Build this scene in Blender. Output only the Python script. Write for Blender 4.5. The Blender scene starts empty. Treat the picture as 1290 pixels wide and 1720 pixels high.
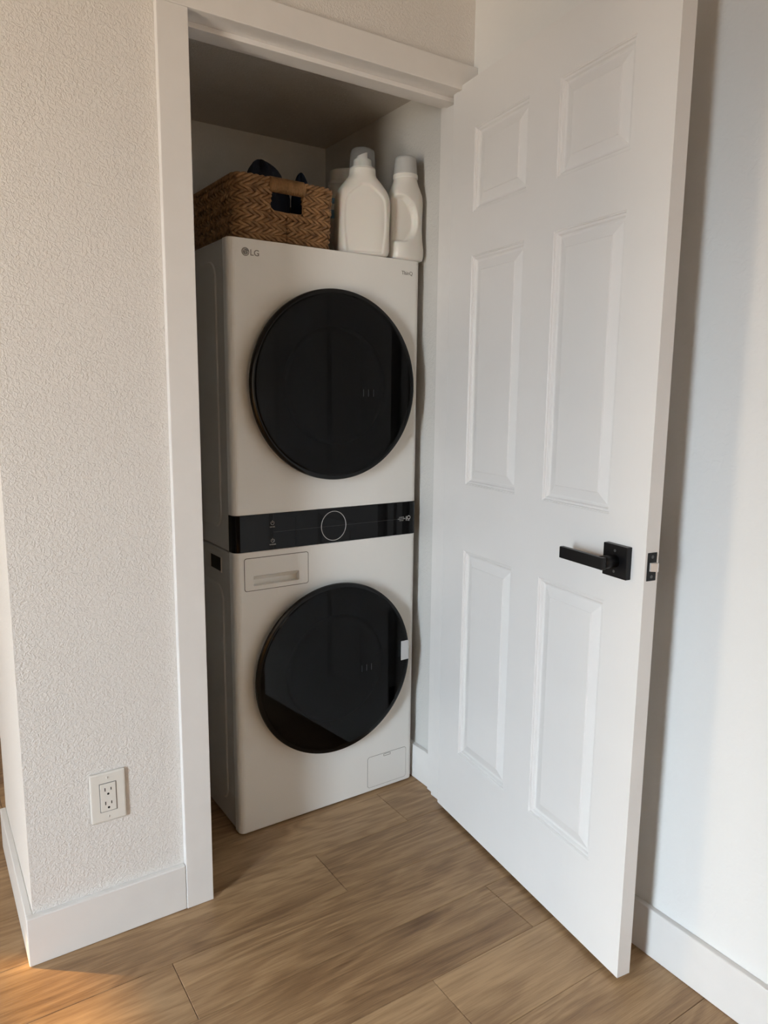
import bpy, bmesh, math, random
from mathutils import Vector, Matrix
random.seed(7)
C = bpy.context.scene
COL = C.collection
PI = math.pi

# ------------------------------------------------------------------ camera
def set_camera():
    yaw, pitch, roll = 0.5834, -0.1579, 0.0114
    cy, sy, cp, sp = math.cos(yaw), math.sin(yaw), math.cos(pitch), math.sin(pitch)
    f = Vector((sy*cp, cy*cp, sp)); r = Vector((cy, -sy, 0)); u = r.cross(f)
    r2 = r*math.cos(roll) + u*math.sin(roll); u2 = -r*math.sin(roll) + u*math.cos(roll)
    cam = bpy.data.cameras.new('camera'); o = bpy.data.objects.new('camera', cam); COL.objects.link(o)
    M = Matrix((r2, u2, -f)).transposed().to_4x4(); M.translation = Vector((-0.3694, -1.6319, 1.2468))
    o.matrix_world = M
    cam.sensor_fit = 'AUTO'; cam.sensor_width = 36; cam.lens = 1230.08/1720*36
    cam.shift_x = -(653.64-645)/1720; cam.shift_y = 0.15/1720
    cam.clip_start = 0.02
    C.camera = o
set_camera()

# ------------------------------------------------------------------ light
C.view_settings.view_transform = 'Standard'; C.view_settings.look = 'None'
C.view_settings.gamma = 1; C.view_settings.use_curve_mapping = False
C.view_settings.exposure = -0.66
w = bpy.data.worlds.new('daylight'); C.world = w; w.use_nodes = True
bg = w.node_tree.nodes['Background']; bg.inputs[0].default_value = (0.75, 0.86, 1.0, 1); bg.inputs[1].default_value = 1.0
def area(name, loc, target, sx, sy, power, col, spread=180):
    l = bpy.data.lights.new(name, 'AREA'); l.shape = 'RECTANGLE'; l.size = sx; l.size_y = sy
    l.energy = power; l.color = col; l.spread = math.radians(spread)
    o = bpy.data.objects.new(name, l); COL.objects.link(o); o.location = loc
    d = Vector(target)-Vector(loc); o.rotation_euler = d.to_track_quat('-Z', 'Y').to_euler()
    return o
# daylight of the patio window (cool sky light, coming down)
area('window_daylight', (-3.02, -1.66, 1.12), (0.9, -0.62, -0.75), 0.55, 1.7, 56, (0.76, 0.89, 1.0), 78)
area('window_bounce', (-3.00, -1.66, 0.95), (-0.75, 0, 1.95), 0.7, 1.6, 12, (1.0, 0.865, 0.69), 52)  # warm fill added to brighten the upper left wall
# an added fill behind the camera, then warm daylight from the hall
area('rear_window_daylight', (0.15, -3.86, 1.4), (-0.2, 0, 1.3), 1.2, 1.3, 9.5, (1.0, 0.915, 0.76))
area('hall_window_daylight', (-3.10, 1.60, 1.35), (0.85, -0.7, 1.3), 0.8, 1.2, 30, (1.0, 0.825, 0.60), 110)
sun = bpy.data.lights.new('low_sun', 'SUN'); sun.energy = 24; sun.color = (1.0, 0.56, 0.16); sun.angle = math.radians(0.7)
so = bpy.data.objects.new('low_sun', sun); COL.objects.link(so)
EL = math.radians(15); d = Vector((1, -0.79, 0)).normalized()*math.cos(EL) + Vector((0, 0, -math.sin(EL)))
so.rotation_euler = d.to_track_quat('-Z', 'Y').to_euler()
so.location = (-5, 4, 3)

# ------------------------------------------------------------------ materials
def mat(name, col, rough=0.5, metal=0.0, **k):
    m = bpy.data.materials.new(name); m.use_nodes = True
    b = m.node_tree.nodes['Principled BSDF']
    b.inputs['Base Color'].default_value = (*col, 1); b.inputs['Roughness'].default_value = rough
    b.inputs['Metallic'].default_value = metal
    for a, v in k.items(): b.inputs[a.replace('_', ' ')].default_value = v
    return m
def N(m, t, **k):
    n = m.node_tree.nodes.new(t)
    for a, v in k.items():
        if a in n.inputs: n.inputs[a].default_value = v
        else: setattr(n, a, v)
    return n
def L(m, a, b): m.node_tree.links.new(a, b)
def P(m): return m.node_tree.nodes['Principled BSDF']
def coords(m, scale=(1, 1, 1), src='Object'):
    tc = N(m, 'ShaderNodeTexCoord'); mp = N(m, 'ShaderNodeMapping'); mp.inputs['Scale'].default_value = scale
    L(m, tc.outputs[src], mp.inputs[0]); return mp.outputs[0]
def bump(m, h, strength, dist, normal=None):
    b = N(m, 'ShaderNodeBump'); b.inputs['Strength'].default_value = strength; b.inputs['Distance'].default_value = dist
    L(m, h, b.inputs['Height'])
    if normal: L(m, normal, b.inputs['Normal'])
    return b.outputs[0]
def mottled(m, col, amount, scale, vec):
    n = N(m, 'ShaderNodeTexNoise', Scale=scale, Detail=4.0); L(m, vec, n.inputs['Vector'])
    r = N(m, 'ShaderNodeValToRGB'); r.color_ramp.elements[0].position = .3; r.color_ramp.elements[1].position = .7
    r.color_ramp.elements[0].color = (*[c*(1-amount) for c in col], 1); r.color_ramp.elements[1].color = (*col, 1)
    L(m, n.outputs['Fac'], r.inputs[0]); L(m, r.outputs[0], P(m).inputs['Base Color'])

def wall_mat(name, col, s1, dist, rough=.62):
    m = mat(name, col, rough)
    v = coords(m)
    n = N(m, 'ShaderNodeTexNoise', Scale=s1, Detail=2.0, Roughness=.45, Distortion=.9); L(m, v, n.inputs['Vector'])
    r = N(m, 'ShaderNodeValToRGB'); r.color_ramp.elements[0].position = .40; r.color_ramp.elements[1].position = .66
    L(m, n.outputs['Fac'], r.inputs[0])
    n2 = N(m, 'ShaderNodeTexNoise', Scale=s1*.23, Detail=1.0); L(m, v, n2.inputs['Vector'])
    mx = N(m, 'ShaderNodeMath', operation='MULTIPLY_ADD'); L(m, n2.outputs['Fac'], mx.inputs[0]); mx.inputs[1].default_value = .5; L(m, r.outputs[0], mx.inputs[2])
    L(m, bump(m, mx.outputs[0], 1.0, dist), P(m).inputs['Normal'])
    mottled(m, col, .03, 2.3, v)
    return m
M_WALL = wall_mat('textured_wall_paint', (.80, .765, .73), 170, .0007)
M_WALL2 = wall_mat('smooth_wall_paint', (.82, .81, .79), 60, .0003)
M_ROOM = wall_mat('sand_wall_paint', (.50, .43, .36), 60, .0003)  # unseen walls toned dark to cut the room's bounced light
M_CLOSET = wall_mat('closet_wall_paint', (.68, .665, .635), 110, .0005)  # closet white darkened, part of its shade put into the colour
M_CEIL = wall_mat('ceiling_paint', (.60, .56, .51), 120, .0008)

def trim_mat():
    m = mat('white_trim_paint', (.80, .775, .75), .38)
    v = coords(m, (3, 3, 3)); n = N(m, 'ShaderNodeTexNoise', Scale=9.0, Detail=3.0); L(m, v, n.inputs['Vector'])
    L(m, bump(m, n.outputs['Fac'], .35, .0012), P(m).inputs['Normal']); mottled(m, (.80, .775, .75), .03, 6, v)
    return m
M_TRIM = trim_mat()
def door_mat():
    m = mat('white_door_paint', (.83, .81, .79), .36)
    v = coords(m, (170, 170, 4)); n = N(m, 'ShaderNodeTexNoise', Scale=1.6, Detail=3.0, Distortion=.4); L(m, v, n.inputs['Vector'])
    v2 = coords(m, (1, 1, 1)); n2 = N(m, 'ShaderNodeTexNoise', Scale=7.0, Detail=2.0); L(m, v2, n2.inputs['Vector'])
    b1 = bump(m, n2.outputs['Fac'], .4, .0012)
    L(m, bump(m, n.outputs['Fac'], .5, .0004, b1), P(m).inputs['Normal'])
    mottled(m, (.83, .81, .79), .04, 3.5, v2)
    return m
M_DOOR = door_mat()

def plank_mat():
    m = mat('oak_plank', (.3, .2, .12), .42)
    nt = m.node_tree
    tc = N(m, 'ShaderNodeTexCoord'); oi = N(m, 'ShaderNodeObjectInfo')
    off = N(m, 'ShaderNodeVectorMath', operation='SCALE'); off.inputs['Scale'].default_value = 37.0
    cx = N(m, 'ShaderNodeCombineXYZ'); L(m, oi.outputs['Random'], cx.inputs[0]); L(m, oi.outputs['Random'], cx.inputs[1]); L(m, oi.outputs['Random'], cx.inputs[2])
    L(m, cx.outputs[0], off.inputs[0])
    add = N(m, 'ShaderNodeVectorMath', operation='ADD'); L(m, tc.outputs['Object'], add.inputs[0]); L(m, off.outputs[0], add.inputs[1])
    def mp(s):
        q = N(m, 'ShaderNodeMapping'); q.inputs['Scale'].default_value = s; L(m, add.outputs[0], q.inputs[0]); return q.outputs[0]
    # broad cathedral figure
    warp = N(m, 'ShaderNodeTexNoise', Scale=1.0, Detail=3.0, Roughness=.55, Distortion=.6); L(m, mp((1.7, 9, 1)), warp.inputs['Vector'])
    rings = N(m, 'ShaderNodeMath', operation='MULTIPLY'); L(m, warp.outputs['Fac'], rings.inputs[0]); rings.inputs[1].default_value = 46
    sn = N(m, 'ShaderNodeMath', operation='SINE'); L(m, rings.outputs[0], sn.inputs[0])
    fig = N(m, 'ShaderNodeMapRange'); fig.inputs[1].default_value = -1; fig.inputs[2].default_value = 1; L(m, sn.outputs[0], fig.inputs[0])
    # fine pores
    pores = N(m, 'ShaderNodeTexNoise', Scale=1.0, Detail=5.0, Roughness=.7); L(m, mp((14, 430, 1)), pores.inputs['Vector'])
    tone = N(m, 'ShaderNodeTexNoise', Scale=1.0, Detail=3.0); L(m, mp((2.2, 7, 1)), tone.inputs['Vector'])
    streak = N(m, 'ShaderNodeTexNoise', Scale=1.0, Detail=4.0, Roughness=.6); L(m, mp((3.2, 95, 1)), streak.inputs['Vector'])
    r = N(m, 'ShaderNodeValToRGB'); e = r.color_ramp.elements
    e[0].position = .28; e[0].color = (.155, .082, .036, 1); e[1].position = .75; e[1].color = (.46, .295, .155, 1)
    x = e.new(.5); x.color = (.295, .175, .086, 1)
    def mad(a, k, b):
        q = N(m, 'ShaderNodeMath', operation='MULTIPLY_ADD'); L(m, a, q.inputs[0]); q.inputs[1].default_value = k
        if isinstance(b, float): q.inputs[2].default_value = b
        else: L(m, b, q.inputs[2])
        return q.outputs[0]
    s = mad(tone.outputs['Fac'], .50, -.27)
    s = mad(streak.outputs['Fac'], .42, s)
    s = mad(fig.outputs[0], .13, s)
    s = mad(pores.outputs['Fac'], .50, s)
    s = mad(oi.outputs['Random'], .14, s)
    L(m, s, r.inputs[0])
    # knots
    vo = N(m, 'ShaderNodeTexVoronoi', Scale=1.0); L(m, mp((1.9, 4.6, 1)), vo.inputs['Vector'])
    kr = N(m, 'ShaderNodeValToRGB'); kr.color_ramp.elements[0].position = .02; kr.color_ramp.elements[0].color = (.42, .36, .33, 1)
    kr.color_ramp.elements[1].position = .17; kr.color_ramp.elements[1].color = (1, 1, 1, 1)
    dn = mad(streak.outputs['Fac'], .10, vo.outputs['Distance']); dn2 = N(m, 'ShaderNodeMath', operation='SUBTRACT'); L(m, dn, dn2.inputs[0]); dn2.inputs[1].default_value = .04
    L(m, dn2.outputs[0], kr.inputs[0])
    mm = N(m, 'ShaderNodeMix', data_type='RGBA', blend_type='MULTIPLY'); mm.inputs[0].default_value = .9
    L(m, r.outputs[0], mm.inputs[6]); L(m, kr.outputs[0], mm.inputs[7])
    L(m, mm.outputs[2], P(m).inputs['Base Color'])
    L(m, bump(m, pores.outputs['Fac'], .35, .0006), P(m).inputs['Normal'])
    rr = N(m, 'ShaderNodeMapRange'); rr.inputs[3].default_value = .36; rr.inputs[4].default_value = .55; L(m, pores.outputs['Fac'], rr.inputs[0]); L(m, rr.outputs[0], P(m).inputs['Roughness'])
    return m
M_PLANK = plank_mat()
M_SUB = mat('dark_underlay', (.05, .035, .025), .9)

M_CAB = mat('off_white_enamel', (.86, .86, .835), .32)
_v = coords(M_CAB, (1, 1, 1)); mottled(M_CAB, (.86, .86, .835), .02, 5, _v)
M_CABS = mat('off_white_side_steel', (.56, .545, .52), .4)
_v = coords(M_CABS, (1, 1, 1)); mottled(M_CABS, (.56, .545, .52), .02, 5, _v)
M_GAP = mat('dark_joint', (.03, .028, .026), .8)
M_GREYGAP = mat('grey_joint', (.22, .21, .2), .7)
M_BLK = mat('black_gloss_glass', (.003, .003, .0035), .04, IOR=1.33)
M_BLKP = mat('black_plastic', (.003, .003, .0035), .16, IOR=1.35)
M_CAVE = mat('dark_recess', (.01, .01, .01), .6)
M_HND = mat('matte_black_metal', (.005, .005, .006), .36, Specular_IOR_Level=.3)
M_SCREW = mat('dark_grey_metal', (.12, .12, .12), .4, .6)
M_CHROME = mat('bright_metal', (.80, .80, .79), .32, .55)
M_PRINT = mat('light_grey_print', (.55, .54, .52), .5)
M_LOGO = mat('grey_print', (.20, .19, .18), .5)
M_STICK = mat('white_label_film', (.62, .63, .64), .45)
def tinted():
    m = bpy.data.materials.new('tinted_glass'); m.use_nodes = True; nt = m.node_tree
    nt.nodes.remove(P(m)); out = [n for n in nt.nodes if n.type == 'OUTPUT_MATERIAL'][0]
    tr = N(m, 'ShaderNodeBsdfTransparent'); tr.inputs[0].default_value = (.16, .17, .18, 1)
    gl = N(m, 'ShaderNodeBsdfGlossy'); gl.inputs['Roughness'].default_value = .03
    fr = N(m, 'ShaderNodeFresnel'); fr.inputs[0].default_value = 1.32
    mx = N(m, 'ShaderNodeMixShader'); L(m, fr.outputs[0], mx.inputs[0]); L(m, tr.outputs[0], mx.inputs[1]); L(m, gl.outputs[0], mx.inputs[2]); L(m, mx.outputs[0], out.inputs[0])
    return m
M_TINT = tinted()
M_INNER = mat('dark_inner_bowl', (.012, .013, .013), .55, Specular_IOR_Level=.2)
def clear(name, tint, dif, k):
    m = bpy.data.materials.new(name); m.use_nodes = True; nt = m.node_tree
    out = [n for n in nt.nodes if n.type == 'OUTPUT_MATERIAL'][0]; b = P(m)
    b.inputs['Base Color'].default_value = (*dif, 1); b.inputs['Roughness'].default_value = .12
    tr = N(m, 'ShaderNodeBsdfTransparent'); tr.inputs[0].default_value = (*tint, 1)
    mx = N(m, 'ShaderNodeMixShader'); mx.inputs[0].default_value = k; L(m, tr.outputs[0], mx.inputs[1]); L(m, b.outputs[0], mx.inputs[2]); L(m, mx.outputs[0], out.inputs[0])
    return m
M_CLEAR = clear('clear_plastic', (.97, .98, .99), (.6, .62, .63), .12)
M_PANE = clear('window_glass', (.95, .97, .96), (.3, .3, .3), .05)
M_BOT = mat('white_jug_plastic', (.80, .785, .745), .28, Subsurface_Weight=.12, Subsurface_Scale=.01)
M_CAP = mat('grey_cap_plastic', (.50, .51, .51), .35)
M_BLUE = mat('blue_label_print', (.16, .34, .52), .4)
M_PLATE = mat('outlet_plastic', (.78, .745, .69), .3)
def straw():
    m = mat('seagrass_strand', (.2, .11, .05), .6)
    v = coords(m); n = N(m, 'ShaderNodeTexNoise', Scale=48.0, Detail=3.0); L(m, v, n.inputs['Vector'])
    r = N(m, 'ShaderNodeValToRGB'); e = r.color_ramp.elements; e[0].position = .30; e[0].color = (.14, .070, .026, 1); e[1].position = .70; e[1].color = (.40, .225, .10, 1)
    L(m, n.outputs['Fac'], r.inputs[0]); L(m, r.outputs[0], P(m).inputs['Base Color'])
    n2 = N(m, 'ShaderNodeTexNoise', Scale=500.0, Detail=2.0); L(m, v, n2.inputs['Vector']); L(m, bump(m, n2.outputs['Fac'], .5, .001), P(m).inputs['Normal'])
    return m
M_STRAW = straw()
M_CORD = straw(); M_CORD.name = 'wound_seagrass_cord'
[n for n in M_CORD.node_tree.nodes if n.type == 'VALTORGB'][0].color_ramp.elements[0].color = (.20, .11, .045, 1)
def cloth(name, col):
    m = mat(name, col, .95); v = coords(m); n = N(m, 'ShaderNodeTexNoise', Scale=420.0, Detail=2.0); L(m, v, n.inputs['Vector'])
    L(m, bump(m, n.outputs['Fac'], .6, .001), P(m).inputs['Normal']); mottled(m, col, .35, 40, v); return m
M_NAVY = cloth('navy_cloth', (.006, .012, .03)); M_BLUEC = cloth('blue_cloth', (.012, .035, .09)); M_GREYC = cloth('grey_cloth', (.16, .16, .15))

# ------------------------------------------------------------------ helpers
def link(name, me, m, parent=None, smooth=False):
    o = bpy.data.objects.new(name, me); COL.objects.link(o)
    if m and not me.materials: me.materials.append(m)
    if parent: o.parent = parent
    if smooth:
        for p in me.polygons: p.use_smooth = True
    return o
def obj(name, bm, m, parent=None, smooth=False):
    me = bpy.data.meshes.new(name); bmesh.ops.recalc_face_normals(bm, faces=bm.faces); bm.to_mesh(me); bm.free()
    return link(name, me, m, parent, smooth)
def tag(o, label=None, cat=None, group=None, kind=None):
    if label: o['label'] = label
    if cat: o['category'] = cat
    if group: o['group'] = group
    if kind: o['kind'] = kind
    return o
def empty(name, loc=(0, 0, 0), rz=0):
    o = bpy.data.objects.new(name, None); COL.objects.link(o); o.location = loc; o.rotation_euler = (0, 0, rz); o.empty_display_size = .05
    return o
def bx(bm, a, b, bev=0, seg=2):
    """box from corner a to corner b"""
    c = [(a[i]+b[i])/2 for i in range(3)]; s = [abs(b[i]-a[i]) for i in range(3)]
    r = bmesh.ops.create_cube(bm, size=1, matrix=Matrix.Translation(c) @ Matrix.Diagonal((*s, 1)))
    if bev:
        vs = set(r['verts']); es = [e for e in bm.edges if e.verts[0] in vs and e.verts[1] in vs]
        bmesh.ops.bevel(bm, geom=es, offset=bev, segments=seg, profile=.5, affect='EDGES')
def box(name, a, b, m, parent=None, bev=0, seg=2):
    bm = bmesh.new(); bx(bm, a, b, bev, seg); return obj(name, bm, m, parent)
def loft(bm, rings, cap0=True, cap1=True, closed=True):
    R = [[bm.verts.new(p) for p in r] for r in rings]; n = len(R[0])
    for a, b in zip(R, R[1:]):
        for i in range(n if closed else n-1):
            j = (i+1) % n; bm.faces.new((a[i], a[j], b[j], b[i]))
    if cap0: bm.faces.new(R[0])
    if cap1: bm.faces.new(R[-1])
    return R
def lathe(bm, prof, axis='z', c=(0, 0, 0), n=48, cap0=True, cap1=True):
    """prof: (radius, height) pairs"""
    rings = []
    for r, h in prof:
        ring = []
        for i in range(n):
            t = 2*PI*i/n; x, y = r*math.cos(t), r*math.sin(t)
            p = (x, y, h) if axis == 'z' else ((x, h, y) if axis == 'y' else (h, x, y))
            ring.append((p[0]+c[0], p[1]+c[1], p[2]+c[2]))
        rings.append(ring)
    loft(bm, rings, cap0, cap1)
def tube(bm, pts, r, n=6, closed=False, cap=True):
    pts = [Vector(p) for p in pts]; k = len(pts); rings = []
    for i, p in enumerate(pts):
        a = pts[(i-1) % k] if (closed or i) else p; b = pts[(i+1) % k] if (closed or i < k-1) else p
        t = (b-a).normalized(); up = Vector((0, 0, 1)) if abs(t.z) < .9 else Vector((1, 0, 0))
        s = t.cross(up).normalized(); u = s.cross(t); rr = r[i] if isinstance(r, (list, tuple)) else r
        rings.append([tuple(p + s*math.cos(2*PI*j/n)*rr + u*math.sin(2*PI*j/n)*rr) for j in range(n)])
    if closed: rings.append(rings[0])
    loft(bm, rings, cap and not closed, cap and not closed)
def text(name, s, size, m, parent, loc, rot, depth=.0003, align='LEFT'):
    cu = bpy.data.curves.new(name, 'FONT'); cu.body = s; cu.size = size; cu.extrude = depth; cu.align_x = align; cu.resolution_u = 3
    t = bpy.data.objects.new('tmp', cu); COL.objects.link(t); bpy.context.view_layer.update()
    me = bpy.data.meshes.new_from_object(t.evaluated_get(bpy.context.evaluated_depsgraph_get())); me.name = name
    bpy.data.objects.remove(t); o = link(name, me, None, parent); me.materials.clear(); me.materials.append(m)
    o.location = loc; o.rotation_euler = rot; return o
FACE_Y = (PI/2, 0, 0)      # text facing -y

# ------------------------------------------------------------------ the setting
RW, K = 0.96, -0.217
L0, L1 = .1188, .1849
JL, JR = .190, .943
H = 2.0325
CW = 0.0645
S = dict(kind='structure')
def room():
    XL, YB, YF, ZC = -3.2, -4.0, 3.2, 2.44
    # floor with separate planks
    f = box('floor', (XL, YB, -.06), (RW+.1, YF, -.008), M_SUB)
    tag(f, 'wood look plank floor running under the open white door', 'floor', **S)
    W, LN = .1740, 1.22
    known = {0: .482, 1: .0345, 2: .791, 3: .492, -1: .79, -2: .25}
    lib = {}
    for k in range(-18, 23):
        y1 = .0045 - W*k; y0 = y1 - W
        if y1 < YB or y0 > YF: continue
        x = known.get(k, random.uniform(0, LN))
        while x > XL: x -= LN
        while x < RW+.1:
            a, b = max(x, XL), min(x+LN, RW+.1); x += LN
            if b-a < .01: continue
            key = round(b-a, 3)
            if key not in lib:
                bm = bmesh.new(); bx(bm, (0.0006, .0005, -.008), (b-a-.0006, W-.0005, 0), .0008, 1)
                me = bpy.data.meshes.new('plank'); bmesh.ops.recalc_face_normals(bm, faces=bm.faces); bm.to_mesh(me); bm.free(); me.materials.append(M_PLANK); lib[key] = me
            o = link('plank', lib[key], None, f); o.location = (a, y0, 0)
    def wall(name, boxes, m, label):
        bm = bmesh.new()
        for a, b in boxes: bx(bm, a, b)
        return tag(obj(name, bm, m), label, 'wall', **S)
    wall('wall_front', [((K, 0, 0), (JL-.019, .115, ZC)), ((JL-.019, 0, H+.02), (RW, .115, ZC)), ((K, .115, 0), (-.10, .50, ZC)), ((-.165, .5, 0), (-.10, YF, ZC))], M_WALL,
         'orange peel textured off-white wall around the laundry closet opening')
    wall('wall_right', [((RW, YB, 0), (RW+.1, 0, ZC)), ((RW, 0, H+.0), (RW+.1, .115, ZC)), ((RW, 0, 0), (RW+.1, .115, H))], M_WALL2,
         'smooth white wall behind the open door')
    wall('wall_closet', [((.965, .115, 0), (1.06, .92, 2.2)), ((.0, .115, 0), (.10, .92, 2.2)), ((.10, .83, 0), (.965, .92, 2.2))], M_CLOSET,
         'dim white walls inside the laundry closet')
    wall('wall_left', [((XL-.1, YB, -.06), (XL, -2.15, ZC)), ((XL-.1, -1.15, -.06), (XL, SY0, ZC)), ((XL-.1, SY1, -.06), (XL, YF, ZC)),
                       ((XL-.1, -2.15, 2.05), (XL, -1.15, ZC)), ((XL-.1, SY0, 0), (XL, SY1, .55)), ((XL-.1, SY0, 1.95), (XL, SY1, ZC))], M_ROOM,
         'sand coloured window wall of the room across from the open door')
    wall('wall_back', [((XL, YB-.1, -.06), (RW+.1, YB, ZC))], M_ROOM, 'plain sand coloured wall behind the viewpoint')
    wall('wall_hall', [((XL, YF, -.06), (RW+.1, YF+.1, ZC))], M_ROOM, 'plain sand coloured wall at the far end of the hall')
    tag(box('ceiling', (XL-.1, YB-.1, ZC), (RW+.1, YF+.1, ZC+.1), M_CEIL), 'flat pale ceiling above the room and hall', 'ceiling', **S)
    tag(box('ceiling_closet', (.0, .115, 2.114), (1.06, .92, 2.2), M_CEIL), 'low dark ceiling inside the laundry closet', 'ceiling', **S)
SY0, SY1 = 2.06, 2.46
room()

def baseboard(name, pts, label):
    """pts: list of boxes"""
    bm = bmesh.new()
    for a, b in pts: bx(bm, a, b, .0022, 2)
    return tag(obj(name, bm, M_TRIM), label, 'baseboard', **S)
HB = .1154
baseboard('baseboard_left', [((K-.0145, -.016, .0008), (L0-.0006, 0, HB))], 'flat white baseboard under the outlet')
baseboard('baseboard_hall', [((K-.0145, .0004, .0008), (K, .50, HB))], 'white baseboard turning the outer corner into the hall')
baseboard('baseboard_right', [((RW-.015, -3.9, .0008), (RW, -.02, HB))], 'flat white baseboard behind the open door')
baseboard('baseboard_closet', [((.949, .1215, .0008), (.965, .83, HB))], 'scuffed white baseboard inside the closet beside the tower')

# casing and jambs
def trims():
    tag(box('trim_1', (L0, -.018, .0008), (L1, -.0002, H-.0003), M_TRIM, bev=.0016), 'upright white door casing on the outlet wall', 'door casing', **S)
    tag(box('trim_2', (L0, -.0184, H), (RW-.0005, -.0002, H+CW), M_TRIM, bev=.0016), 'white head casing across the top of the closet opening', 'door casing', **S)
    tag(box('trim_3', (JR+.006, -.017, .0008), (RW-.0003, -.0002, H-.0003), M_TRIM, bev=.0012), 'narrow casing strip beside the door hinges', 'door casing', **S)
    bm = bmesh.new()
    bx(bm, (JL-.018, .0004, .0008), (JL, .118, H+.019), .0012)         # left jamb
    bx(bm, (JR, .0004, .0008), (RW-.0003, .118, H+.019), .0012)        # right jamb
    bx(bm, (JL+.0005, .0004, H+.0015), (JR-.0005, .118, H+.019), .0012)
    j = tag(obj('trim_4', bm, M_TRIM), 'white door jamb lining the closet opening', 'door jamb', **S)
    bm = bmesh.new()
    bx(bm, (JL, .040, .0008), (JL+.010, .080, H-.010), .0012)
    bx(bm, (JR-.010, .048, .0008), (JR, .084, H-.010), .0012)
    bx(bm, (JL, .040, H-.010), (JR, .080, H+.0015), .0012)
    obj('door_stop', bm, M_TRIM, j)
    # strike plate side: mortised dark plate on the left jamb (mostly hidden)
    box('strike_plate', (JL-.0002, .008, .89), (JL+.0012, .036, .96), M_HND, j)
trims()

# windows of the room (light sources of the place)
def window(n, y0, y1, z0, z1, label, bars):
    x = -3.2; r = tag(empty('window_%d' % n, (x, (y0+y1)/2, z0)), label, 'window', **S)
    yc = (y0+y1)/2
    bm = bmesh.new(); t = .035
    for a, b in (((-.09, y0-yc, 0), (-.03, y0-yc+t, z1-z0)), ((-.09, y1-yc-t, 0), (-.03, y1-yc, z1-z0)), ((-.09, y0-yc, 0), (-.03, y1-yc, t)), ((-.09, y0-yc, z1-z0-t), (-.03, y1-yc, z1-z0))): bx(bm, a, b, .003)
    for a, b in bars: bx(bm, a, b, .002)
    obj('window_frame', bm, M_TRIM, r)
    box('pane', (-.064, y0-yc+t*.5, t*.5), (-.060, y1-yc-t*.5, z1-z0-t*.5), M_PANE, r)
window(1, -2.15, -1.15, 0, 2.05, 'tall patio window in the room across from the door', [])
window(2, SY0, SY1, .55, 1.95, 'narrow hall window with a roller blind', [((-.075, -.2, .42), (-.045, .2, .455))])  # crossbar added to cast a dark band across the sun patch
tag(box('curtain', (-3.18, 1.16, .55), (-3.165, 2.02, 1.98), mat('curtain_fabric', (.75, .68, .58), .9), None, .004), 'plain pale curtain hanging closed beside the hall window', 'curtain')  # unseen cloth added as a backing for the hall light
# the blind is added unseen to trim the sun patch on the floor
tag(box('roller_blind', (-3.185, SY0-.03, 1.055), (-3.180, SY1+.03, 1.98), mat('blind_fabric', (.7, .66, .6), .9)), 'pale roller blind half drawn over the hall window', 'blind')

# ------------------------------------------------------------------ wall outlet
def outlet():
    t = tag(empty('wall_outlet', (-.0488, 0, .3436)), 'white double power outlet with plain cover plate above the baseboard', 'outlet')
    bm = bmesh.new(); bx(bm, (-.0395, -.0065, -.0595), (.0395, -.0003, .0595), .0045, 3)
    obj('cover_plate', bm, M_PLATE, t)
    box('socket_frame', (-.0185, -.0069, -.0348), (.0185, -.0050, .0348), M_GREYGAP, t)
    s = box('socket', (-.0168, -.0082, -.0332), (.0168, -.0050, .0332), M_PLATE, t, .0007)
    for zc in (.0165, -.0165):
        for x, h in ((-.0065, .0040), (.0065, .0033)):
            box('slot', (x-.0010, -.00845, zc+.003-h), (x+.0010, -.0080, zc+.003+h), M_CAVE, s)
        bm = bmesh.new(); lathe(bm, [(.0026, -.00845), (.0026, -.0080)], 'y', (0, 0, zc-.0082), 14); obj('slot', bm, M_CAVE, s)
    for z in (.047, -.047):
        bm = bmesh.new(); lathe(bm, [(.0012, -.0075), (.0030, -.0070), (.0032, -.006)], 'y', (0, 0, z), 14); q = obj('screw', bm, M_PLATE, t)
        box('screw_slot', (-.0004, -.0077, z-.0024), (.0004, -.0074, z+.0024), M_GREYGAP, q)
outlet()

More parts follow.
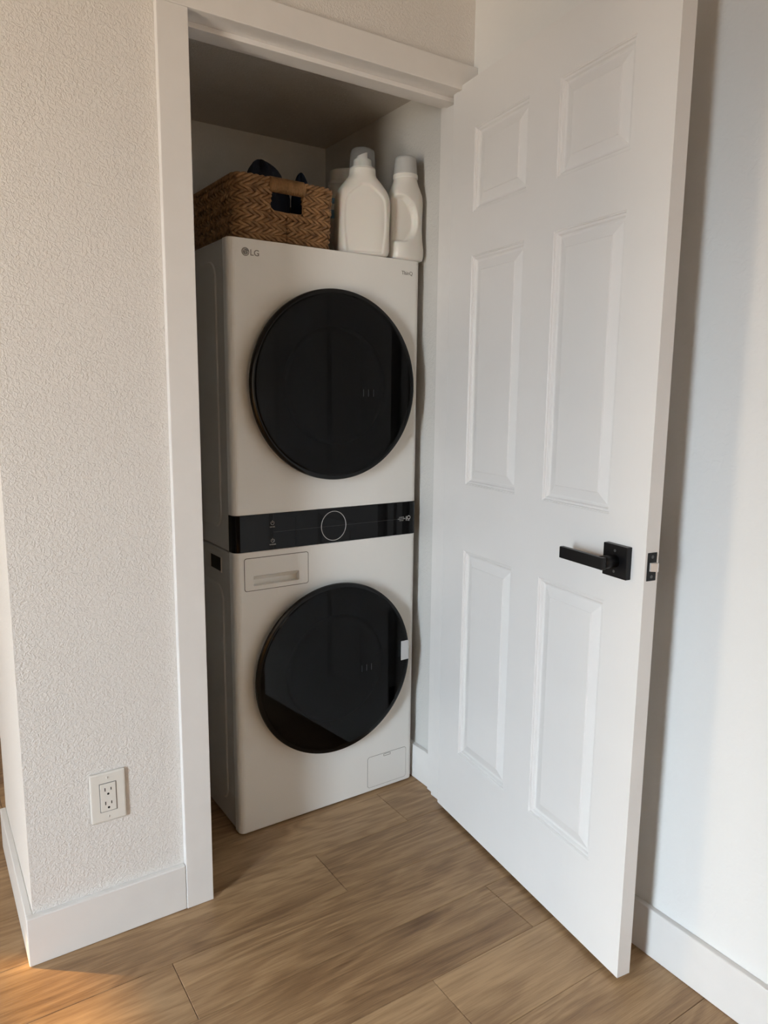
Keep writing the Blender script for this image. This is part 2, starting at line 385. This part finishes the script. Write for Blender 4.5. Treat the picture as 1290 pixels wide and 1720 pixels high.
# ------------------------------------------------------------------ closet door, swung open
def door():
    ANG = -1.6903; DW = .7675; T = .035; ZB, ZT = .013, 2.043
    t = tag(empty('door_1', (.9127, .0224, 0), ANG), 'white six-panel closet door standing open with a black lever handle', 'door', **S)
    # local: x along the door from the hinge, front face (seen) at y=0, body towards +y
    cols = [(.1085, .334), (.441, .6615)]; rows = [(.2235, .8255), (1.0095, 1.6085), (1.7175, 1.9225)]
    xs = sorted({0, DW, *[v for c in cols for v in c]}); zs = sorted({ZB, ZT, *[v for r in rows for v in r]})
    bm = bmesh.new(); vc = {}
    def V(x, y, z):
        k = (round(x, 5), round(y, 5), round(z, 5))
        if k not in vc: vc[k] = bm.verts.new(k)
        return vc[k]
    for i in range(len(xs)-1):
        for j in range(len(zs)-1):
            hole = any(abs(xs[i]-c[0]) < 1e-6 for c in cols) and any(abs(zs[j]-r[0]) < 1e-6 for r in rows)
            q = [(xs[i], zs[j]), (xs[i+1], zs[j]), (xs[i+1], zs[j+1]), (xs[i], zs[j+1])]
            for y in (0, T):
                if not hole: bm.faces.new([V(a, y, b) for a, b in q])
            if hole:
                for a in range(4):
                    p, r_ = q[a], q[(a+1) % 4]
                    bm.faces.new((V(p[0], 0, p[1]), V(r_[0], 0, r_[1]), V(r_[0], T, r_[1]), V(p[0], T, p[1])))
    for j in range(len(zs)-1):
        for x in (0, DW): bm.faces.new((V(x, 0, zs[j]), V(x, 0, zs[j+1]), V(x, T, zs[j+1]), V(x, T, zs[j])))
    for i in range(len(xs)-1):
        for z in (ZB, ZT): bm.faces.new((V(xs[i], 0, z), V(xs[i+1], 0, z), V(xs[i+1], T, z), V(xs[i], T, z)))
    obj('door_leaf', bm, M_DOOR, t)
    prof = [(0, 0), (.0014, .0014), (.0030, .0014), (.0044, .0040), (.0060, .0046), (.0085, .0050), (.0115, .0088), (.0150, .0104), (.0175, .0104), (.0390, .0042), (.0400, .0030), (.0412, .0026)]
    for c in cols:
        for r in rows:
            bm = bmesh.new()
            for side in (0, 1):
                rings = []
                for d, y in prof:
                    yy = y if side == 0 else T-y
                    rings.append([(c[0]+d, yy, r[0]+d), (c[1]-d, yy, r[0]+d), (c[1]-d, yy, r[1]-d), (c[0]+d, yy, r[1]-d)])
                loft(bm, rings, False, True)
            obj('panel', bm, M_DOOR, t)
    # hinges
    for z in (.24, 1.02, 1.80):
        bm = bmesh.new(); lathe(bm, [(.0055, z-.044), (.0055, z+.044)], 'z', (-.004, T+.003, 0), 12); bx(bm, (-.0012, .006, z-.044), (.0002, T, z+.044))
        obj('hinge', bm, M_HND, t)
    # lever handle
    hc, hz = .6985, .9195
    hd = box('handle', (hc-.0335, -.0135, hz-.0335), (hc+.0335, 0, hz+.0335), M_HND, t, .0012)
    bm = bmesh.new(); lathe(bm, [(.0135, -.013), (.0135, -.052)], 'y', (hc, 0, hz), 24); obj('neck', bm, M_HND, hd, True)
    bm = bmesh.new(); bx(bm, (hc-.117, -.0595, hz-.0125), (hc+.0135, -.0475, hz+.0125), .0018); obj('lever', bm, M_HND, hd)
    for z in (.0215, -.0215):
        bm = bmesh.new(); lathe(bm, [(.0030, -.0141), (.0030, -.0130)], 'y', (hc, 0, hz+z), 12); obj('screw', bm, M_SCREW, hd)
    # back side handle
    hb = box('handle', (hc-.0335, T, hz-.0335), (hc+.0335, T+.0135, hz+.0335), M_HND, t, .0012)
    bm = bmesh.new(); lathe(bm, [(.0135, T+.013), (.0135, T+.052)], 'y', (hc, 0, hz), 24); obj('neck', bm, M_HND, hb, True)
    bm = bmesh.new(); bx(bm, (hc-.117, T+.0475, hz-.0125), (hc+.0135, T+.0595, hz+.0125), .0018); obj('lever', bm, M_HND, hb)
    # latch on the edge
    lp = box('latch_plate', (DW-.0002, .0055, hz-.0285), (DW+.0014, .0295, hz+.0285), M_HND, t, .0006, 1); lp['label'] = 'black latch plate on the door edge'
    for z in (.020, -.020):
        bm = bmesh.new(); lathe(bm, [(.0034, DW+.0012), (.0034, DW+.0020), (.0018, DW+.0018)], 'x', (0, .0175, hz+z), 14); obj('screw', bm, M_SCREW, lp)
    bm = bmesh.new()
    pts = [(DW+.001, .011), (DW+.001, .026), (DW+.011, .0255), (DW+.0115, .022), (DW+.004, .0115)]
    loft(bm, [[(x, y, hz-.0085) for x, y in pts], [(x, y, hz+.0085) for x, y in pts]])
    b = obj('latch_bolt', bm, M_CHROME, lp)
door()

# ------------------------------------------------------------------ stacked washer and dryer tower
WX, WY, WR, WW, WD, WH = .3399, .1911, .0121, .6004, .60, 1.6372
ZBND0, ZBND1 = .8245, .9245      # black control band
def rounded_plan(x0, x1, y0, y1, r, n=6):
    """plan outline, rounded only at the two front (y0) corners"""
    pts = []
    for i in range(n+1):
        a = PI + (PI/2)*i/n; pts.append((x0+r+r*math.cos(a), y0+r+r*math.sin(a)))
    for i in range(n+1):
        a = 1.5*PI + (PI/2)*i/n; pts.append((x1-r+r*math.cos(a), y0+r+r*math.sin(a)))
    pts += [(x1, y1), (x0, y1)]
    return pts
def prism_z(bm, pts, z0, z1):
    loft(bm, [[(x, y, z0) for x, y in pts], [(x, y, z1) for x, y in pts]])
def rrect(cx, cz, w, h, r, n=5):
    pts = []
    for k, (sx, sz) in enumerate(((1, 1), (-1, 1), (-1, -1), (1, -1))):
        for i in range(n+1):
            a = PI/2*k + PI/2*i/n; pts.append((cx+sx*(w/2-r)+r*math.cos(a), cz+sz*(h/2-r)+r*math.sin(a)))
    return pts
def plate(bm, pts, y0, y1):
    loft(bm, [[(x, y0, z) for x, z in pts], [(x, y1, z) for x, z in pts]])
def outline(bm, pts, w, y0, y1, axis='y', x0=0):
    """thin closed frame of width w around pts (inwards)"""
    c = Vector((sum(p[0] for p in pts)/len(pts), sum(p[1] for p in pts)/len(pts)))
    n = len(pts); inn = []
    for i in range(n):
        a, b = Vector(pts[i-1]), Vector(pts[(i+1) % n]); t = (b-a).normalized(); nn = Vector((t.y, -t.x)); p = Vector(pts[i])
        if nn.dot(c-p) < 0: nn = -nn
        inn.append(p+nn*w)
    def mk(p, y): return (p[0], y, p[1]) if axis == 'y' else (y, p[0], p[1])
    rings = [[mk(p, y1) for p in pts], [mk(p, y0) for p in pts], [mk(p, y0) for p in inn], [mk(p, y1) for p in inn]]
    loft(bm, rings+[rings[0]], False, False)
def tower():
    t = tag(empty('washer_dryer_tower', (WX, WY, 0), WR), 'white stacked washer and dryer tower with two black round doors in the closet', 'washing machine')
    FT = .036     # front shell thickness
    # cabinets: a steel wrap behind and an enamelled front shell before it
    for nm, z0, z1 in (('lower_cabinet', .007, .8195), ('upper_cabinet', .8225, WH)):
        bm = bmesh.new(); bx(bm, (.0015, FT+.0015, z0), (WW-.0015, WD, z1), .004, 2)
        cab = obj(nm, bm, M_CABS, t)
        # embossed field on each side panel
        zz = (z0+.055, z1-(.10 if nm == 'lower_cabinet' else .045))
        for sx, x in ((-1, .0015), (1, WW-.0015)):
            bm = bmesh.new(); pts = rrect((.085+WD-.06)/2, (zz[0]+zz[1])/2, WD-.145, zz[1]-zz[0], .045, 7)
            rings = []
            for d, h in ((0, -.001), (.004, .0028), (.012, .0036)):
                c = ((.085+WD-.06)/2, (zz[0]+zz[1])/2); kx = 1-2*d/(WD-.145); kz = 1-2*d/(zz[1]-zz[0])
                rings.append([(x+sx*h, c[0]+(p[0]-c[0])*kx, c[1]+(p[1]-c[1])*kz) for p in pts])
            loft(bm, rings, False, True); obj('side_emboss', bm, M_CABS, cab)
        if nm == 'lower_cabinet':
            for x, sx in ((.0015, -1), (WW-.0015, 1)):
                g = box('side_grip', (x-.0012 if sx < 0 else x-.004, .098, z1-.064), (x+.004 if sx < 0 else x+.0012, .176, z1-.024), M_CAVE, cab)
                bm = bmesh.new(); outline(bm, [(.0955, z1-.0665), (.1785, z1-.0665), (.1785, z1-.0215), (.0955, z1-.0215)], .003, x+sx*.003, x-sx*.001, 'x'); obj('grip_rim', bm, M_CABS, g)
        if nm == 'upper_cabinet':
            tp = box('top_panel', (.002, FT+.004, z1), (WW-.002, WD-.002, z1+.0), M_CABS, cab) if False else None
    # front shells
    bm = bmesh.new(); prism_z(bm, rounded_plan(0, WW, 0, FT, .018), .005, ZBND0-.0006); fl = obj('lower_front', bm, M_CAB, t, False)
    bm = bmesh.new(); prism_z(bm, rounded_plan(0, WW, 0, FT, .018), ZBND1+.0006, WH-.0005)
    fu = obj('upper_front', bm, M_CAB, t, False)
    for o in (fl, fu):
        bv = o.modifiers.new('edge', 'BEVEL'); bv.width = .0018; bv.segments = 2; bv.limit_method = 'ANGLE'; bv.angle_limit = math.radians(50)
    # control band
    bm = bmesh.new(); prism_z(bm, rounded_plan(-.0006, WW+.0006, -.0008, FT-.002, .018), ZBND0, ZBND1)
    cb = obj('control_panel', bm, M_BLK, t, False); cb['label'] = 'glossy black control band between the two doors'
    bm = bmesh.new(); tube(bm, [(.3045+.0405*math.cos(2*PI*i/72), -.0012, .8735+.0425*math.sin(2*PI*i/72)) for i in range(72)], .0009, 6, True); obj('dial_ring', bm, M_PRINT, cb, True)
    box('divider_line', (.115, -.0010, .8727), (.56, -.0007, .8733), mat('faint_print', (.05, .05, .05), .4), cb)
    for z, s in ((.8965, 'DRYER'), (.8475, 'WASHER')):
        bm = bmesh.new(); a0 = math.radians(125)
        tube(bm, [(.112+.0050*math.cos(a0+math.radians(290)*i/20), -.0010, z+.002+.0050*math.sin(a0+math.radians(290)*i/20)) for i in range(21)], .0006, 5)
        bx(bm, (.1114, -.0013, z+.0022), (.1126, -.0007, z+.0090)); obj('power_symbol', bm, M_PRINT, cb)
        text('lettering', s, .0050, M_PRINT, cb, (.112, -.0008, z-.0105), FACE_Y, .0003, 'CENTER')
    for k, s in enumerate(('INVERTER', 'DIRECT DRIVE', 'MOTOR')):
        text('lettering', s, .0042, M_PRINT, cb, (.5435, -.0008, .8765-.0048*k), FACE_Y, .0003, 'CENTER')
    bm = bmesh.new(); bx(bm, (.5600, -.0012, .8665), (.5625, -.0007, .8805))
    tube(bm, [(.5705+.0052*math.cos(2*PI*i/24), -.0010, .8757+.0052*math.sin(2*PI*i/24)) for i in range(24)], .0011, 5, True)
    obj('warranty_symbol', bm, M_PRINT, cb)
    text('lettering', 'YEARS', .0032, M_PRINT, cb, (.5700, -.0008, .8660), FACE_Y, .0003, 'CENTER')
    # round doors
    def rdoor(name, cx, cz, r, label):
        bm = bmesh.new()
        lathe(bm, [(r-.022, .0), (r-.019, -.006), (r-.004, -.019), (r, -.026), (r-.001, -.031), (r-.008, -.0345), (r-.012, -.0345), (r-.012, -.022), (0.002, -.022)], 'y', (cx, 0, cz), 128, True, True)
        d = obj(name, bm, M_BLKP, t, True); d['label'] = label
        es = d.modifiers.new('split', 'EDGE_SPLIT'); es.split_angle = math.radians(40)
        bm = bmesh.new(); lathe(bm, [(r-.0125, -.0342), (r-.0160, -.0358), (r*.6, -.0358), (.002, -.0358)], 'y', (cx, 0, cz), 128, False, True)
        gl = obj('glass', bm, M_TINT, d, True); gs = gl.modifiers.new('split', 'EDGE_SPLIT'); gs.split_angle = math.radians(12)
        bm = bmesh.new()
        lathe(bm, [(.162, -.0222), (.160, -.0262), (.153, -.0275), (.148, -.0262), (.140, -.0235), (.06, -.0225)], 'y', (cx, 0, cz), 96, False, True)
        obj('inner_bowl', bm, M_INNER, d, True)
        bm = bmesh.new()
        for k in range(3): 
            x = cx + .085+.017*k; bx(bm, (x, -.030, cz-.028), (x+.0012, -.0285, cz-.008))
        obj('bowl_ribs', bm, M_CHROME, d)
        return d
    rdoor('dryer_door', .3000, 1.2710, .2605, 'round black glass dryer door in the upper half')
    ld = rdoor('washer_door', .3000, .4510, .2580, 'round black glass washer door in the lower half')
    s = box('sticker', (.5240, -.0368, .4345), (.5520, -.0352, .4955), M_STICK, ld)
    s['label'] = 'small pale sticker at the edge of the lower glass'
    # detergent drawer
    zc = (.8065+.7158)/2; xc = (.028+.2215)/2; w, h = .1935, .0907
    bm = bmesh.new(); outline(bm, rrect(xc, zc, w+.0016, h+.0016, .007), .0016, -.0003, .002); obj('drawer_gap', bm, M_GAP, fl)
    # drawer face with a recessed finger slot
    bm = bmesh.new(); sx0, sx1, sz0, sz1 = .0535, .1925, .7285, .7565
    o_ = rrect(xc, zc, w-.0014, h-.0014, .006, 5); i_ = rrect((sx0+sx1)/2, (sz0+sz1)/2, sx1-sx0, sz1-sz0, .004, 5)
    rings = [[(x, .001, z) for x, z in o_], [(x, -.0008, z) for x, z in o_], [(x, -.0008, z) for x, z in i_], [(x, .018, z) for x, z in i_]]
    loft(bm, rings, False, True); dr = obj('detergent_drawer', bm, M_CAB, t)
    # cut the shell behind the slot
    bm = bmesh.new(); bx(bm, (sx0-.002, -.01, sz0-.002), (sx1+.002, .0195, sz1+.002)); cut = obj('cutter', bm, None)
    cut.parent = t
    md = fl.modifiers.new('cut', 'BOOLEAN'); md.object = cut; md.operation = 'DIFFERENCE'; md.solver = 'EXACT'
    bpy.context.view_layer.update()
    me = bpy.data.meshes.new_from_object(fl.evaluated_get(bpy.context.evaluated_depsgraph_get())); fl.modifiers.clear(); fl.data = me
    bpy.data.objects.remove(cut)
    bm = bmesh.new()   # sloped upper lip inside the slot
    loft(bm, [[(sx0+.001, .0175, sz0+.013), (sx0+.001, -.0002, sz1-.0008), (sx0+.001, .0175, sz1-.0008)], [(sx1-.001, .0175, sz0+.013), (sx1-.001, -.0002, sz1-.0008), (sx1-.001, .0175, sz1-.0008)]])
    obj('finger_grip', bm, M_CAB, dr)
    # drain filter hatch
    hx, hz, hw, hh = .5005, .0690, .148, .104
    bm = bmesh.new(); outline(bm, rrect(hx, hz, hw, hh, .009), .0009, -.0005, .002); obj('hatch_gap', bm, M_GREYGAP, fl)
    bm = bmesh.new(); plate(bm, rrect(hx, hz, hw-.0022, hh-.0022, .008), -.0009, .001); ht = obj('filter_hatch', bm, M_CAB, t)
    bm = bmesh.new(); outline(bm, rrect(hx-.001, hz+hh/2-.0062, .026, .0078, .0015), .0012, -.0014, -.0008); obj('hatch_slot', bm, M_GREYGAP, ht)
    # feet
    for x in (.06, WW-.06):
        for y in (.06, WD-.06):
            bm = bmesh.new(); lathe(bm, [(.020, 0.0), (.022, .002), (.018, .007)], 'z', (x, y, 0), 20); obj('foot', bm, M_CAVE, t)
    # printed maker's mark on the upper front
    cx, cz, r = .0480, 1.6035, .0105
    bm = bmesh.new()
    lathe(bm, [(r, -.0003), (r, -.0001)], 'y', (cx, 0, cz), 40); lg = obj('round_logo', bm, M_LOGO, fu)
    bm = bmesh.new()
    tube(bm, [(cx+.0078*math.cos(a), -.00045, cz+.0078*math.sin(a)) for a in [math.radians(75+ (285*i/26)) for i in range(27)]], .00065, 4)
    tube(bm, [(cx+.0078, -.00045, cz), (cx+.0036, -.00045, cz)], .0006, 4)
    tube(bm, [(cx, -.00045, cz+.0042), (cx, -.00045, cz-.0042), (cx+.0030, -.00045, cz-.0042)], .0006, 4)
    lathe(bm, [(.0013, -.0007), (.0013, -.0002)], 'y', (cx-.0038, 0, cz+.0036), 12)
    obj('logo_lines', bm, M_CAB, lg)
    text('lettering', 'LG', .0215, M_LOGO, fu, (cx+.0120, -.0002, cz-.0078), FACE_Y, .0003)
    text('lettering', 'ThinQ', .0150, M_LOGO, fu, (.5320, -.0002, 1.5950), FACE_Y, .0002)
tower()

# ------------------------------------------------------------------ woven basket on the tower
TOP = WH
def basket():
    bx0, bx1, by0, by1, Hh, r = .3660, .6450, .205, .575, .1560, .030
    cx, cy = (bx0+bx1)/2, (by0+by1)/2
    t = tag(empty('woven_basket', (cx, cy, TOP), .03), 'brown woven seagrass basket with a wound handle on top of the tower', 'basket')
    HX, HY = (bx1-bx0)/2, (by1-by0)/2
    def perim(z, n_off=0.0):
        fl = 1 + .05*(z/Hh)          # slight flare
        a, b = HX*.965*fl, HY*.965*fl
        segs = []
        pts = []
        # start at the middle of the front side, going +x
        def line(p, q):
            d = (Vector(q)-Vector(p)).length; k = max(2, int(d/.0024))
            for i in range(k): pts.append(Vector(p).lerp(Vector(q), i/k))
        def arc(c, a0):
            k = 18
            for i in range(k): g = a0+PI/2*i/k; pts.append(Vector((c[0]+r*math.cos(g), c[1]+r*math.sin(g))))
        line((0, -b), (a-r, -b)); arc((a-r, -b+r), -PI/2); line((a, -b+r), (a, b-r)); arc((a-r, b-r), 0)
        line((a-r, b), (-a+r, b)); arc((-a+r, b-r), PI/2); line((-a, b-r), (-a, -b+r)); arc((-a+r, -b+r), PI); line((-a+r, -b), (0, -b))
        return pts
    bm = bmesh.new(); ROWS = 10; dz = (Hh-.016)/ROWS
    hx0, hx1, hz0, hz1 = -.046, .046, Hh-.076, Hh-.010
    for row in range(ROWS):
        z = .0115+dz*row; P_ = perim(z); n = len(P_)
        L_ = 0; lens = [0]
        for i in range(n): L_ += (P_[(i+1) % n]-P_[i]).length; lens.append(L_)
        cnt = round(L_/.028); sgn = 1 if row % 2 else -1
        for strand in range(3):
            pts = []; rad = []
            for i in range(n):
                a, b = P_[i-1], P_[(i+1) % n]; tt = (b-a).normalized(); nn = Vector((tt.y, -tt.x))
                ph = sgn*2*PI*cnt/2*lens[i]/L_ + strand*2*PI/3 + row*.9
                j = 1+.12*math.sin(lens[i]*310+row*5+strand*2)
                q = P_[i] + nn*(.0042*math.cos(ph)*j); zz = z+.0056*math.sin(ph)*j + .0010*math.sin(lens[i]*37+row*1.7)
                inhole = (row and hz0 < z < hz1 and P_[i].y < 0 and hx0 < P_[i].x < hx1)
                if inhole:
                    if len(pts) > 2: tube(bm, pts, rad, 6)
                    pts, rad = [], []
                else: pts.append((q.x, q.y, zz)); rad.append(.0044*j)
            if len(pts) > 2: tube(bm, pts, rad, 6)
            if not (hz0 < z < hz1):   # close the seam
                pass
    tag(obj('weave', bm, M_STRAW, t, True), kind='stuff')
    # stakes, rim, base
    bm = bmesh.new(); P0 = perim(0.0); P1 = perim(Hh)
    for k in range(0, 28):
        i0 = int(len(P0)*k/28); i1 = int(len(P1)*k/28)
        if P0[i0].y < 0 and hx0-.004 < P0[i0].x < hx1+.004 and P0[i0].y < -HY*.9: 
            tube(bm, [(P0[i0].x, P0[i0].y, .004), (P0[i0].x, P0[i0].y, hz0)], .0036, 6)
        else: tube(bm, [(P0[i0].x, P0[i0].y, .004), (P1[i1].x, P1[i1].y, Hh)], .0036, 6)
    tag(obj('stakes', bm, M_STRAW, t, True), kind='stuff')
    bm = bmesh.new(); P_ = perim(Hh)
    for strand in range(3):
        pts = []
        n = len(P_)
        for i in range(n):
            ph = 2*PI*26*i/n + strand*2*PI/3
            a, b = P_[i-1], P_[(i+1) % n]; tt = (b-a).normalized(); nn = Vector((tt.y, -tt.x)); q = P_[i]+nn*.0045*math.cos(ph)
            if P_[i].y < 0 and hx0-.002 < P_[i].x < hx1+.002:
                if len(pts) > 2: tube(bm, pts, .0042, 6)
                pts = []
            else: pts.append((q.x, q.y, Hh-.004+.0045*math.sin(ph)))
        if len(pts) > 2: tube(bm, pts, .0042, 6)
    obj('rim', bm, M_STRAW, t, True)
    bm = bmesh.new(); lp = [(p.x*.97, p.y*.97) for p in perim(0)[::6]]; prism_z(bm, lp, 0.0, .006); obj('base', bm, M_STRAW, t)
    # wound grip on the front side (and its twin at the back)
    for sgn in (-1, 1):
        y = sgn*HY*1.01; bm = bmesh.new()
        lathe(bm, [(.0095, hx0-.006), (.0105, hx0), (.0105, hx1), (.0095, hx1+.006)], 'x', (0, y, Hh-.013), 16); [setattr(v.co, 'z', Hh-.013+(v.co.z-Hh+.013)*1.6) for v in bm.verts]
        g = obj('grip', bm, M_CORD, t, True)
        pts = []; turns = 24
        for i in range(turns*10+1):
            a = 2*PI*i/10; x = hx0-.004+(hx1-hx0+.008)*i/(turns*10)
            pts.append((x, y+.0112*math.cos(a), Hh-.013+.0175*math.sin(a)))
        bm = bmesh.new(); tube(bm, pts, .0022, 5); obj('wound_cord', bm, M_CORD, g, True)
    # bound border of the hand hole
    bm = bmesh.new(); y = -HY*.99
    tube(bm, [(hx0-.002, y, hz1+.01), (hx0-.004, y, hz0+.008), (hx0+.008, y, hz0-.002), (0, y, hz0-.004), (hx1-.004, y, hz0-.002), (hx1+.003, y, hz0+.006), (hx1+.003, y, hz1+.01)], .0034, 8)
    obj('hole_border', bm, M_CORD, t, True)
    return t
bk = basket()

def cloth_lump(name, c, rx, ry, rz, m, seed, label, tilt=(0, 0, 0), pw=.8):
    """a crumpled folded cloth: closed lofted lump with folds"""
    rnd = random.Random(seed); n, k = 44, 22; rings = []
    f1, f2, f3 = rnd.uniform(0, 6), rnd.uniform(0, 6), rnd.uniform(0, 6)
    for i in range(k+1):
        ph = -PI/2+PI*i/k; ring = []
        for j in range(n):
            th = 2*PI*j/n
            w_ = 1+.10*math.sin(3*th+f1+2*ph)+.07*math.sin(7*th+f2-3*ph)+.05*math.sin(11*th+f3+5*ph)
            cr = max(.001, math.cos(ph)**pw if math.cos(ph) > 0 else .001)
            ring.append((rx*cr*math.cos(th)*w_, ry*cr*math.sin(th)*w_, rz*math.sin(ph)*(1+.12*math.sin(5*th+f2))))
        rings.append(ring)
    bm = bmesh.new(); loft(bm, rings); o = obj(name, bm, m, None, True); o.location = c; o.rotation_euler = tilt
    return tag(o, label, 'cloth')
cloth_lump('folded_cloth', (.499, .320, TOP+.121), .069, .068, .102, M_NAVY, 3, 'dark navy cloth heaped highest in the woven basket', (0, -.12, .2), 1.1)
cloth_lump('folded_cloth', (.605, .312, TOP+.125), .018, .045, .084, M_BLUEC, 5, 'small blue cloth tucked against the jug side of the basket', (0, 0, .1), 1.1)
cloth_lump('folded_cloth', (.413, .300, TOP+.080), .016, .040, .060, M_GREYC, 9, 'grey cloth seen through the hand hole of the basket', (0, 0, 0))

# ------------------------------------------------------------------ detergent jugs
def super_ring(a, b, e, z, n=96, cx=0, cy=0, f=None):
    ring = []
    for i in range(n):
        t = 2*PI*i/n; c, s = math.cos(t), math.sin(t)
        x = a*math.copysign(abs(c)**(2/e), c); y = b*math.copysign(abs(s)**(2/e), s)
        if f: x, y = f(x, y, z, a, b)
        ring.append((x+cx, y+cy, z))
    return ring
def interp(tab, z):
    for (z0, *v0), (z1, *v1) in zip(tab, tab[1:]):
        if z <= z1:
            u = (z-z0)/(z1-z0); u = u*u*(3-2*u) if False else u
            return [p+(q-p)*u for p, q in zip(v0, v1)]
    return tab[-1][1:]
def body(tab, f=None, nz=90, n=120):
    z0, z1 = tab[0][0], tab[-1][0]; rings = []
    for i in range(nz+1):
        z = z0+(z1-z0)*i/nz
        v = [0, 0, 0]
        for dz, wt in ((-.006, .25), (0, .5), (.006, .25)):
            q = interp(tab, min(max(z+dz, z0), z1)) if .008 < z < z1-.008 else interp(tab, z); 
            for k in range(3): v[k] += wt*q[k]
        a, b, e = v; rings.append(super_ring(a, b, e, z, n, 0, 0, f))
    bm = bmesh.new(); loft(bm, rings); return bm
def sstep(a, b, x):
    t = min(1, max(0, (x-a)/(b-a))); return t*t*(3-2*t)
def front_jug():
    t = tag(empty('detergent_jug', (.7640, .2420, TOP), -.30), 'large white detergent jug with clear cap beside the basket', 'detergent bottle')
    tab = [(0, .066, .036, 2.6), (.004, .073, .042, 2.8), (.012, .077, .045, 3.2), (.08, .0765, .046, 3.4), (.13, .0785, .046, 3.4), (.158, .0775, .045, 3.2), (.176, .071, .043, 2.9),
           (.195, .057, .040, 2.5), (.208, .046, .039, 2.2), (.215, .0385, .0375, 2.0), (.235, .0370, .0370, 2.0)]
    def f(x, y, z, a, b):
        if y < 0:
            half = .052 - .006*math.cos((z-.02)/.15*PI*1.0)*0 + .005*math.sin((z-.03)/.13*PI) - .0
            half -= .05*sstep(.135, .205, z)**1.6
            e = sstep(half+.0035, half-.0005, abs(x)) * sstep(.004, .010, z)*(1-sstep(.186, .192, z))
            y += .0042*e*min(1, abs(y)/b*1.2)
        return x, y
    obj('jug_body', body(tab, f), M_BOT, t, True)
    bm = bmesh.new(); lathe(bm, [(.0355, .222), (.0355, .2385), (.027, .2385), (.027, .248), (.0255, .248), (.0255, .2600), (.0215, .2600), (.0215, .2625), (.015, .2625), (.014, .256)], 'z', (0, 0, 0), 48)
    c = obj('pouring_collar', bm, M_BOT, t, False)
    bm = bmesh.new()   # slanted pouring spout
    rings = []
    for k, (z, r) in enumerate(((.254, .016), (.268, .0155), (.276, .0150))):
        rings.append([(r*math.cos(2*PI*i/24)-.001, r*.8*math.sin(2*PI*i/24), z+(k == 2)*.006*math.cos(2*PI*i/24)) for i in range(24)])
    loft(bm, rings); obj('spout', bm, M_BOT, c)
    bm = bmesh.new(); o_ = [(.0372, .226), (.0365, .250), (.0345, .280), (.0315, .2875), (.025, .2905), (.002, .2915)]
    lathe(bm, o_+[(.002, .2898), (.0245, .2888), (.030, .2860), (.0328, .279), (.0350, .250), (.0358, .226)], 'z', (0, 0, 0), 48, False, False)
    cp = obj('clear_cap', bm, M_CLEAR, t, True); cp['label'] = 'clear plastic cap over the spout'
def handled_jug():
    t = tag(empty('detergent_jug', (.9020, .2290, TOP), .04), 'white handled detergent jug with grey cap beside the closet wall', 'detergent bottle')
    tab = [(0, .048, .034, 2.4), (.004, .054, .040, 2.6), (.014, .0565, .043, 2.8), (.035, .0560, .043, 2.8), (.06, .0520, .041, 2.7), (.09, .0500, .040, 2.7), (.13, .0510, .041, 2.7), (.160, .0530, .042, 2.6),
           (.185, .0520, .040, 2.4), (.205, .0430, .036, 2.2), (.218, .0370, .0345, 2.0), (.228, .0340, .0335, 2.0), (.240, .0335, .0335, 2.0)]
    def f(x, y, z, a, b):
        # pinched D-shaped hand hold on the camera-facing flank
        u = (z-.112)/.066
        if abs(u) < 1:
            edge = -.040+.056*max(0, 1-u*u)**.6 - .004*u
            e = sstep(edge+.0035, edge-.0035, x)*sstep(1, .86, abs(u))
            y *= 1-.58*e
        return x, y
    obj('jug_body', body(tab, f, 110, 140), M_BOT, t, True)
    bm = bmesh.new(); lathe(bm, [(.0350, .228), (.0362, .230), (.0362, .2395), (.0325, .2395), (.0325, .243)], 'z', (0, 0, 0), 48); obj('neck_ring', bm, M_BOT, t)
    bm = bmesh.new(); lathe(bm, [(.0345, .2400), (.0342, .243), (.0312, .280), (.0298, .2860), (.0260, .2890), (.002, .2900)], 'z', (0, 0, 0), 48)
    c = obj('cap', bm, M_CAP, t, True); c['label'] = 'matte grey screw cap'
def rear_jug():
    t = tag(empty('detergent_jug', (.7840, .3950, TOP), .15), 'white jug with blue print half hidden behind the large clear-capped jug', 'detergent bottle')
    tab = [(0, .070, .045, 2.6), (.01, .078, .052, 3.0), (.10, .078, .052, 3.2), (.16, .078, .052, 3.0), (.185, .070, .048, 2.6), (.205, .052, .042, 2.3), (.215, .040, .038, 2.0), (.235, .038, .038, 2.0)]
    obj('jug_body', body(tab, None, 60, 96), M_BOT, t, True)
    bm = bmesh.new(); lathe(bm, [(.041, .228), (.041, .236), (.036, .237)], 'z', (0, 0, 0), 40); obj('neck_ring', bm, M_BOT, t)
    bm = bmesh.new()   # tilted measuring cap with a spout lip
    rings = []
    for k in range(9):
        z = .236+.034*k/8; r = .037-.003*k/8
        rings.append([(r*math.cos(2*PI*i/40), r*math.sin(2*PI*i/40), z+(.012*sstep(-.3, .7, math.cos(2*PI*i/40))*k/8)) for i in range(40)])
    loft(bm, rings); obj('cap', bm, M_BOT, t, True)
    bm = bmesh.new(); rr = []
    for z in (.120, .130, .165, .178):
        a, b, e = interp(tab, z); rr.append([p for p in super_ring(a+.0006, b+.0006, e, z, 96)][50:94])
    loft(bm, rr, False, False, False); obj('blue_label', bm, M_BLUE, t, True)
front_jug(); handled_jug(); rear_jug()
